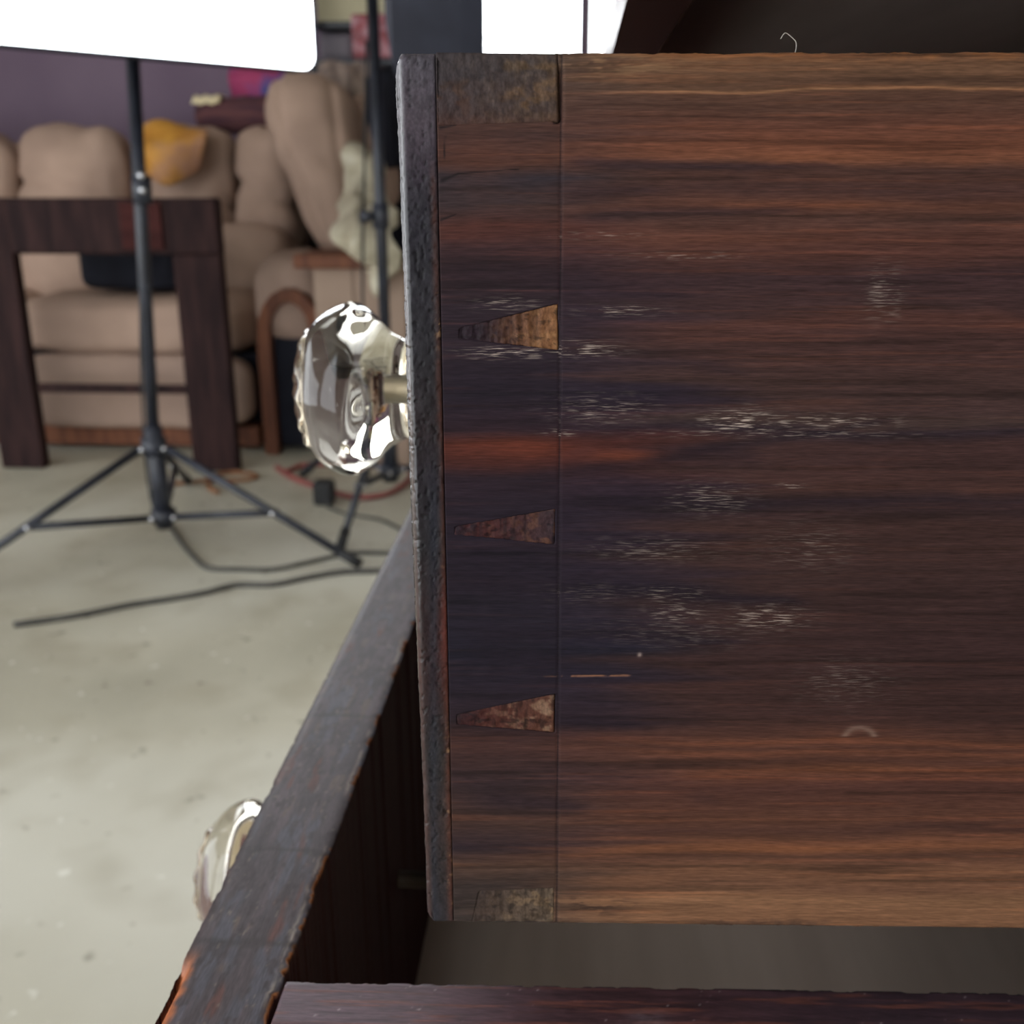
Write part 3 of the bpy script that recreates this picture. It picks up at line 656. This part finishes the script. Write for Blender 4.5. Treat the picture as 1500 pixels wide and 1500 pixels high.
# ------------------------------------------------------------------ studio lights
def light_stand(rt, hub_lo, hub_hi, feet, top, collars=(), knob_=True):
    hub_lo, hub_hi, top = Vector(hub_lo), Vector(hub_hi), Vector(top)
    ax = (top-hub_lo).normalized()
    tube('pole', [hub_lo-ax*.03, hub_hi+ax*.05], .021, M['black_metal'], rt, 14)
    tube('pole', [hub_hi+ax*.02, top], .0145, M['black_metal'], rt, 12)
    tube('collar', [hub_hi-ax*.018, hub_hi+ax*.022], .030, M['black_metal'], rt, 14)
    tube('collar', [hub_lo-ax*.015, hub_lo+ax*.015], .030, M['black_metal'], rt, 14)
    for ft in feet:
        ft = Vector(ft); d = (ft-hub_hi); side_ = Vector((-d.y, d.x, 0)).normalized()
        st = hub_hi + Vector((d.x, d.y, 0)).normalized()*.034
        lg = tube('leg', [st, ft+(st-ft).normalized()*.04], .0095, M['black_metal'], rt, 10)
        tube('foot', [ft+(st-ft).normalized()*.06, ft+(st-ft).normalized()*.004], .0125, M['black_rubber'], lg, 10, False, 'black rubber foot')
        mid = st.lerp(ft, .56); b0_ = hub_lo + Vector((d.x, d.y, 0)).normalized()*.034
        tube('brace', [b0_, mid], .0085, M['black_metal'], rt, 10)
        for p in (st, b0_, mid): 
            tube('rivet', [p-side_*.014, p+side_*.014], .006, M['chrome'], rt, 10, False, 'bright rivet')
    for t in collars:
        p = hub_lo.lerp(top, t); tube('collar', [p-ax*.03, p+ax*.03], .021, M['black_metal'], rt, 12)
        if knob_: tube('clamp_knob', [p+Vector((-.012,-.012,0)), p+Vector((-.045,-.03,.0))], [.010,.017], M['black_metal'], rt, 12)
        else:
          for dz in (0, .030): tube('rivet', [p+Vector((.010,-.018,dz)), p+Vector((.014,-.030,dz))], .008, M['chrome'], rt, 10, False, 'bright rivet')
def softbox(rt, center, nrm, w, h, depth, emit):
    c, n = Vector(center), Vector(nrm).normalized(); r = Vector((0,0,1)).cross(n).normalized(); u = n.cross(r).normalized()
    def ring(hw, hh, off, k=6):
        out = []
        for i in range(4*k):
            qd, j = divmod(i, k); a = math.pi/2*(qd + j/(k-1)); cr = min(.03, hw*.4)
            sx_, sy_ = (1,1) if qd == 0 else (-1,1) if qd == 1 else (-1,-1) if qd == 2 else (1,-1)
            out.append(c + r*(sx_*(hw-cr)+cr*math.cos(a)) + u*(sy_*(hh-cr)+cr*math.sin(a)) + n*off)
        return out
    rings = [ring(w/2, h/2, 0), ring(w/2, h/2, -.05), ring(w*.48, h*.48, -depth*.7), ring(w*.34, h*.34, -depth*.9), ring(.075, .075, -depth)]
    k = len(rings[0]); vs = sum(rings, []); fs = []
    for i in range(len(rings)-1):
        for j in range(k): a, b = i*k+j, i*k+(j+1)%k; fs.append([a, a+k, b+k, b])
    fs.append([(len(rings)-1)*k+j for j in range(k)])
    link('hood', vs, fs, M['black_fabric'], rt, False)
    vs = ring(w/2-.004, h/2-.004, -.004); vs.append(c+n*.012); fs = [[j, (j+1)%k, k] for j in range(k)]
    link('diffuser', vs, fs, emit, rt, True, False, 'glowing white fabric diffuser')
    hd = c - n*(depth+.10)
    vs, fs = box_data((0,0,0), (.13,.22,.13), .015)
    rot = Matrix((r, n, u)).transposed(); link('lamp_head', [rot @ q + c - n*(depth+.09) for q in vs], fs, M['black_metal'], rt)
    return c - n*(depth+.09)

Pb = Vector((-.983, 2.30, 0))
s1 = root('softbox_light', Pb, 'big square glowing softbox on black tripod stand, at left in front of beige sofa', 'studio light', 'studio lights on stands')
n1 = Vector((.76, -.65, 0)); c1 = Vector((-.565, 2.375, 0)) - Vector((.65,.76,0))*.375
head1 = softbox(s1, (c1.x, c1.y, H+.22+.375), n1, .75, .75, .27, M['diffuser_left'])
hub_hi = Vector((-.988, 2.30, .247)); hub_lo = Vector((-.983, 2.30, .076))
ft1 = gr(530, 828, .012)
az = math.atan2(ft1.y-2.30, ft1.x+.983); rad = math.hypot(ft1.y-2.30, ft1.x+.983)
feet = [ft1] + [Vector((-.983+rad*math.cos(az+q), 2.30+rad*math.sin(az+q), .012)) for q in (2*math.pi/3, -2*math.pi/3)]
top1 = Vector((head1.x, head1.y, H+.54))
topmid = Vector((-.938, 2.30, H+.30))
light_stand(s1, hub_lo, hub_hi, feet, topmid, collars=(.70,), knob_=False)
tube('mount_arm', [topmid-Vector((0,0,.02)), topmid.lerp(top1,.5)+Vector((0,.02,.02)), top1], .012, M['black_metal'], s1)

P2 = Vector((-.49, 2.65, 0))
s2 = root('softbox_light', P2, 'second softbox showing its dark hood, on thin stand behind the glass knob', 'studio light', 'studio lights on stands')
n2 = Vector((.956, -.292, 0)); c2 = Vector((-.090, 2.505, 0))
head2 = softbox(s2, (c2.x, c2.y, H+.56), n2, .655, .76, .30, M['diffuser_far'])
f2 = gr(497, 806, .012); az2 = math.atan2(f2.y-2.65, f2.x+.49); rad2 = math.hypot(f2.y-2.65, f2.x+.49)
feet2 = [Vector((-.49+rad2*math.cos(az2+q), 2.65+rad2*math.sin(az2+q), .012)) for q in (0, 2*math.pi/3, -2*math.pi/3)]
light_stand(s2, (-.49,2.65,.10), (-.49,2.65,.27), feet2, (-.49,2.65,H+.50), collars=(.53,))
tube('mount_arm', [(-.49,2.65,H+.48), head2], .012, M['black_metal'], s2)

tube('cord', spline([at(537,60,2.78), at(535,180,2.80), at(532,320,2.80), at(531,450,2.79), at(533,560,2.78), gr(540,700,.01)], 8), .004, M['black_rubber'], s2, 8)
tube('cord', spline([at(203,90,2.36), at(205,300,2.40), at(206,470,2.42), at(209,600,2.44), at(216,700,2.42), gr(232,775,.01)], 8), .0035, M['black_rubber'], s1, 8)
# ------------------------------------------------------------------ sofa along the back wall
sofa = root('recliner_sofa', (-1.55, 3.65, 0), 'overstuffed beige reclining sofa with wood-trimmed arm, behind the light stand', 'sofa')
RX = Matrix.Rotation(math.radians(-12), 3, 'X')
def fold(p): return -.028*math.exp(-((p.z+.15+.2*p.x)/.09)**2) if p.y < 0 else 0
for i, (xa, xb) in enumerate([(-2.62,-2.02),(-2.01,-1.60),(-1.59,-1.215),(-1.20,-.99)]):
    cushion('back_cushion', ((xa+xb)/2, 3.83, .81), (xb-xa, .26, .44), M['beige'], sofa, 3.4, RX, wrinkle=.015, seed=i, bulge=.03, crease=fold)
for i, (xa, xb) in enumerate([(-2.62,-2.0),(-1.99,-1.385),(-1.37,-.985)]):
    cushion('lumbar_cushion', ((xa+xb)/2, 3.70, .53), (xb-xa, .32, .33), M['beige'], sofa, 3.2, RX, wrinkle=.012, seed=10+i, bulge=.04)
for i, (xa, xb) in enumerate([(-2.62,-1.84),(-1.83,-1.02)]):
    cushion('seat_cushion', ((xa+xb)/2, 3.50, .40), (xb-xa, .66, .20), M['beige'], sofa, 4.5, None, wrinkle=.008, seed=20+i)
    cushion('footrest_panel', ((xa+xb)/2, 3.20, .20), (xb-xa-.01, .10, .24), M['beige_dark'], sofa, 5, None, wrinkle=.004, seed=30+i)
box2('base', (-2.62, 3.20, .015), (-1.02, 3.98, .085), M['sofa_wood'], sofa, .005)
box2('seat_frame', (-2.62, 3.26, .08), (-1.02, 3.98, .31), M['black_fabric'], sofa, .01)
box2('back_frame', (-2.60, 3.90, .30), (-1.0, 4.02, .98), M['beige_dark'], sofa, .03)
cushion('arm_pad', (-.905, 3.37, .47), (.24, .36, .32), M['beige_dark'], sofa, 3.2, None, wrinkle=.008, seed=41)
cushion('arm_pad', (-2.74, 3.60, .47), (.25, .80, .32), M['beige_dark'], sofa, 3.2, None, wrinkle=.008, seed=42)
for xc in (-.885, -2.735):
    # arched wooden trim round the front of the arm
    arch = [Vector((xc-.085, 3.185, .0)), Vector((xc-.085, 3.185, .30))] + [Vector((xc-.085*math.cos(a), 3.185, .38+.13*math.sin(a))) for a in np.linspace(.0, math.pi, 10)] + [Vector((xc+.085, 3.185, .30)), Vector((xc+.085, 3.185, 0))]
    vs, fs = [], []
    for p in arch:
        d = (Vector((xc, p.y, min(p.z,.38)))-p); d = d.normalized() if d.length > 1e-4 else Vector((1,0,0))
        for a, b in ((-.5,-.025),(.5,-.025),(.5,.025),(-.5,.025)): vs.append(p + d*a*.042 + Vector((0,b,0)))
    for i in range(len(arch)-1):
        for k in range(4): a, b = i*4+k, i*4+(k+1)%4; fs.append([a, b, b+4, a+4])
    fs += [[3,2,1,0], [len(vs)-4+k for k in range(4)]]
    link('arm_trim', vs, fs, M['sofa_wood'], sofa, False, False, 'reddish brown arched wooden trim')
    box2('arm_front', (xc-.075, 3.20, .02), (xc+.075, 3.52, .38), M['black_fabric'], sofa, .01)

# second chair: tall padded back rising behind the box
chair = root('reclining_armchair', (-.80, 3.72, 0), 'tall-backed beige recliner standing right of the sofa, behind the cardboard box', 'armchair')
RY = Matrix.Rotation(math.radians(-9), 3, 'Y') @ Matrix.Rotation(math.radians(-10), 3, 'X')
def lobe(p): return (-.014*math.exp(-((p.x+.45)/.10)**2) - .012*math.exp(-((p.z-.05+.25*p.x)/.07)**2) - .012*math.exp(-((p.x-.55)/.08)**2)) if p.y < 0 else 0
lb = cushion('back_cushion', at(474, 248, 3.60), (.335, .22, .62), M['beige'], chair, 2.7, None, 22, .010, 8, 51, .05, lobe)
c_ = at(474, 248, 3.60) - OFF[chair]
for v_ in lb.data.vertices:
    q_ = v_.co - c_; f_ = .80 + .9*q_.z if q_.z < .2 else .98; q_.x = q_.x*min(1.02, f_) - .20*q_.z + .012*(1 if q_.z < 0 else 0)
    v_.co = c_ + Matrix.Rotation(math.radians(-10), 3, 'X') @ q_
cushion('back_cushion', at(545, 225, 3.74)+Vector((0,0,0)), (.16, .20, .40), M['beige'], chair, 2.6, RY, 12, .014, 10, 52)
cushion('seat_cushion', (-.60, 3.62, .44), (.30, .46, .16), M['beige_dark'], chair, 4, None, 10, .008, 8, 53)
box2('gap_shade_shell', (-.982, 3.865, .05), (-.52, 3.91, .99), M['black_fabric'], chair, .03)  # black shell widened leftwards to stand for the shade between chair and sofa
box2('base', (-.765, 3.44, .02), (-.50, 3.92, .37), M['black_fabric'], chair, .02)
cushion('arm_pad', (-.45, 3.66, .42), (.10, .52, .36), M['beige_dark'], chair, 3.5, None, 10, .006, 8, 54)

# soft things along the top of the sofa back
bl = root('bolster', (-1.19, 3.93, .99), 'dark plum rolled bolster with cream flap, lying along top of the beige sofa', 'bolster')
pa, pb = at(292, 172, 3.90), at(424, 168, 3.90); n_ = 26; vs, fs = [], []
ring_pts = [pa.lerp(pb, k/9) for k in range(10)]
vs, fs = tube_data([p + Vector((0,0,.006*math.sin(3*i))) for i, p in enumerate(ring_pts)], [.045,.062,.064,.062,.066,.064,.066,.064,.062,.045], 20); link('roll', vs, fs, M['bolster'], bl, True)
fl = []
for i in range(9):
    q = pa.lerp(pb, -.01+.038*i)
    for k in range(6): a = math.radians(35+22*k); fl.append(q + Vector((0, -.070*math.cos(a), .070*math.sin(a)+.004*math.sin(i*1.9+k))))
fs = [[i*6+k, i*6+k+1, i*6+k+7, i*6+k+6] for i in range(8) for k in range(5)]
link('flap', fl, fs, M['cream_cloth'], bl, True, False, 'cream cloth flap').modifiers.new('thick','SOLIDIFY').thickness = .004
cushion('tag', at(410, 158, 3.82), (.028,.012,.05), M['cream_cloth'], bl, 3, None, 5, .001, label='white cloth tag')
def drape(name, pts_grid, mat, parent=None, thick=.006, wr=.012, fr=12, seed=0, sub=6):
    """A cloth through a coarse grid of points, refined and wrinkled."""
    G = [spline(r, sub) for r in pts_grid]; cols_ = list(zip(*G)); G2 = [spline(c_, sub) for c_ in cols_]
    m_, k_ = len(G2), len(G2[0]); vs = []
    for r_ in G2:
        for p in r_:
            q = p*fr + Vector((seed, seed*2, 0)); vs.append(p + Vector((mnoise.noise(q), mnoise.noise(q+Vector((7,3,1))), mnoise.noise(q+Vector((2,9,5)))))*wr)
    fs = [[i*k_+j, i*k_+j+1, (i+1)*k_+j+1, (i+1)*k_+j] for i in range(m_-1) for j in range(k_-1)]
    o = link(name, vs, fs, mat, parent, True)
    md = o.modifiers.new('thick', 'SOLIDIFY'); md.thickness = thick; md.offset = 1
    return o
yc = drape('yellow_cloth', [[at(196,197,3.88), at(225,188,3.86), at(258,188,3.86), at(286,195,3.87)],[at(196,193,3.74), at(226,183,3.72), at(260,183,3.72), at(292,193,3.74)],[at(196,215,3.63), at(230,205,3.58), at(268,206,3.58), at(302,205,3.62)],
                             [at(196,238,3.61), at(230,236,3.56), at(262,236,3.56), at(294,228,3.60)],[at(198,250,3.61), at(228,262,3.57), at(258,258,3.57), at(284,246,3.60)]], M['yellow_cloth'], None, .008, .03, 9, 3)
tag(yc, 'mustard yellow cloth draped over the sofa back beside the light stand pole', 'cloth')
mg = drape('patterned_blanket', [[at(344,96,4.08), at(372,92,4.06), at(402,96,4.06), at(436,104,4.08)],[at(342,116,3.99), at(374,112,3.96), at(406,114,3.96), at(438,122,3.98)],
                                  [at(346,140,4.00), at(376,146,3.96), at(408,146,3.96), at(434,142,4.0)]], M['magenta_cloth'], None, .02, .02, 10, 5)
tag(mg, 'magenta and blue blanket bundled above the plum bolster', 'blanket')

# weathered bed end: broad post with a cross rail
be = root('bed_end', (-1.12, 2.98, 0), 'weathered dark wooden bed end with broad post and cross rail, standing before the beige sofa', 'bed end')
box2('post', (-1.155, 2.955, 0), (-1.015, 3.00, .80), M['old_wood'], be, .006)
box2('rail', (-1.62, 2.935, .645), (-1.005, 2.985, .80), M['old_wood'], be, .012)
box2('rail_inlay', (-1.285, 2.925, .660), (-1.165, 2.94, .79), M['old_wood_red'], be, .004, False, 'reddish brown panel')
box2('post', (-1.76, 2.955, 0), (-1.625, 3.00, .80), M['old_wood'], be, .006)
box2('stretcher', (-1.62, 2.97, .235), (-1.16, 2.99, .262), M['old_wood'], be, .004)

bag = root('black_case', (-1.44, 3.36, .495), 'small black case sitting on the beige seat behind the bed end', 'case')
pcs = at(222, 440, 3.22)
cushion('body', (-1.42, 3.36, .59), (.34, .22, .16), M['black_fabric'], bag, 6, None, 8, .003)
tube('handle', spline([(-1.50,3.36,.65),(-1.48,3.36,.69),(-1.36,3.36,.69),(-1.34,3.36,.65)],5), .008, M['black_rubber'], bag)

# cardboard box with board and plastic sheet
cb = root('cardboard_box', (-.66, 3.18, 0), 'plain beige cardboard box standing on the floor behind the glass knob', 'box')
b1 = box2('body', (-.772, 3.05, 0), (-.50, 3.36, .60), M['cardboard'], cb, .003)
box2('flap', (-.771, 3.045, .50), (-.655, 3.052, .602), M['cardboard'], cb, .001); box2('flap', (-.645, 3.045, .50), (-.499, 3.052, .602), M['cardboard'], cb, .001)
tag(box('wooden_board', (-.70, 3.14, .622), (.24, .26, .04), M['sofa_wood'], None, .006), 'reddish brown wooden board lying on top of the cardboard box', 'board')
ps = drape('plastic_sheet', [[at(512,216,3.34), at(528,210,3.33), at(545,214,3.33), at(562,222,3.34)],[at(500,280,3.25), at(522,276,3.20), at(545,280,3.19), at(572,285,3.22)],
                              [at(495,345,3.0), at(520,345,2.95), at(546,350,2.94), at(578,348,2.96)],[at(520,376,3.02), at(538,390,2.98), at(552,395,2.97), at(575,380,2.98)],[at(532,402,3.02), at(543,420,2.99), at(556,424,2.98), at(570,410,3.0)]], M['plastic_sheet'], None, .004, .034, 14, 8)
tag(ps, 'crumpled cream plastic sheet hanging over the cardboard box behind thin stand', 'plastic sheet')

# shelf unit at the back with boxes and cloths
sh = root('shelf_unit', (-.70, 4.08, 0), 'dark metal shelf unit against the back wall, loaded above the armchair', 'shelf')
for x in (-.955, -.28):
    for y in (3.93, 4.28): box('upright', (x, y, .95), (.035,.035,1.90), M['black_metal'], sh, .002)
for z, y_ in ((.55,3.92), (1.255,3.89), (1.39,4.0), (1.80,3.92)): box2('shelf_board', (-.9625, y_, z-.022), (-.2725, 4.295, z), M['black_metal'], sh, .002)
tag(box2('red_tin', (-.800, 3.895, 1.2555), (-.635, 3.99, 1.40), M['red_tin'], None, .008), 'red printed tin on the shelf right under the cream carton', 'tin')
tag(box2('cream_carton', (-.945, 4.01, 1.3905), (-.585, 4.25, 1.62), M['cream_card'], None, .003), 'cream cardboard carton on the upper shelf above the red tin', 'carton')
tag(cushion('grey_bin', (-.885, 4.10, 1.311), (.13, .16, .10), M['grey_card'], None, 6, None, 8, .002), 'mauve grey plastic bin on the shelf left of the red tin', 'bin')
hc = drape('hanging_cloth', [[at(462+16*k, 89+(k%2)*4, 3.90) for k in range(7)], [at(464+16*k, 108, 3.88-.03*(k%2)) for k in range(7)], [at(470+15*k, 142+6*(k%3), 3.87-.03*((k+1)%2)) for k in range(7)]], M['hung_cloth'], None, .006, .02, 14, 6, 5)
tag(hc, 'taupe cloth hanging in folds from the shelf edge under the red tin', 'cloth')
jk = drape('black_jacket', [[at(545,118,3.60), at(562,112,3.56), at(590,116,3.60)],[at(541,160,3.56), at(564,160,3.48), at(594,160,3.56)],[at(546,205,3.56), at(566,206,3.50), at(592,206,3.56)],[at(552,235,3.58), at(570,240,3.54), at(590,238,3.58)]], M['black_fabric'], None, .02, .02, 10, 2)
tag(jk, 'black jacket hung over the right side of the tall beige recliner', 'jacket')

# ------------------------------------------------------------------ cables and cords on the floor
def floor_line(pts, r): return spline([gr(x, y, r) for x, y in pts], 8)
tag(tube('power_cable', floor_line([(249,768),(262,790),(283,815),(305,832),(350,834),(400,834),(440,826),(480,817),(520,810),(556,810),(610,812),(660,815)], .005), .0055, M['grey_cable'], None, 8),
    'dark cable running from the foot of the light stand across the concrete', 'cable', None)
tag(tube('power_cable', floor_line([(20,915),(110,902),(190,886),(250,877),(300,868),(345,857),(400,856),(450,846),(500,838),(552,836),(620,830),(680,826)], .006), .0065, M['grey_cable'], None, 8),
    'thicker grey cable lying nearest the dresser in a long lazy wave', 'cable', None)
ad = root('power_adapter', gr(476, 738), 'black plug adapter on the floor under the glass knob with its thin lead', 'adapter')
pp = gr(476, 738); vs, fs = box_data((pp.x, pp.y, .034), (.055,.055,.066), .01); link('body', vs, fs, M['black_rubber'], ad)
tube('lead', [Vector((pp.x,pp.y-.01,.02))] + floor_line([(480,742),(505,752),(535,757),(560,762),(585,774),(620,790)], .004), .004, M['grey_cable'], ad, 8)
tag(tube('red_hose', floor_line([(418,692),(440,682),(470,680),(510,681),(560,682),(600,688),(602,700),(570,722),(520,728),(470,715),(430,700),(405,684)], .009), .008, M['red_hose'], None, 8),
    'dull red hose looped on the floor below the cardboard box', 'hose')
tag(tube('brown_cord', floor_line([(230,712),(262,708),(300,704),(345,704),(374,700),(370,694),(342,692),(312,697),(305,712),(320,722)], .006), .0065, M['brown_cord'], None, 8),
    'brown cord curled on the concrete behind the light stand legs', 'cord')
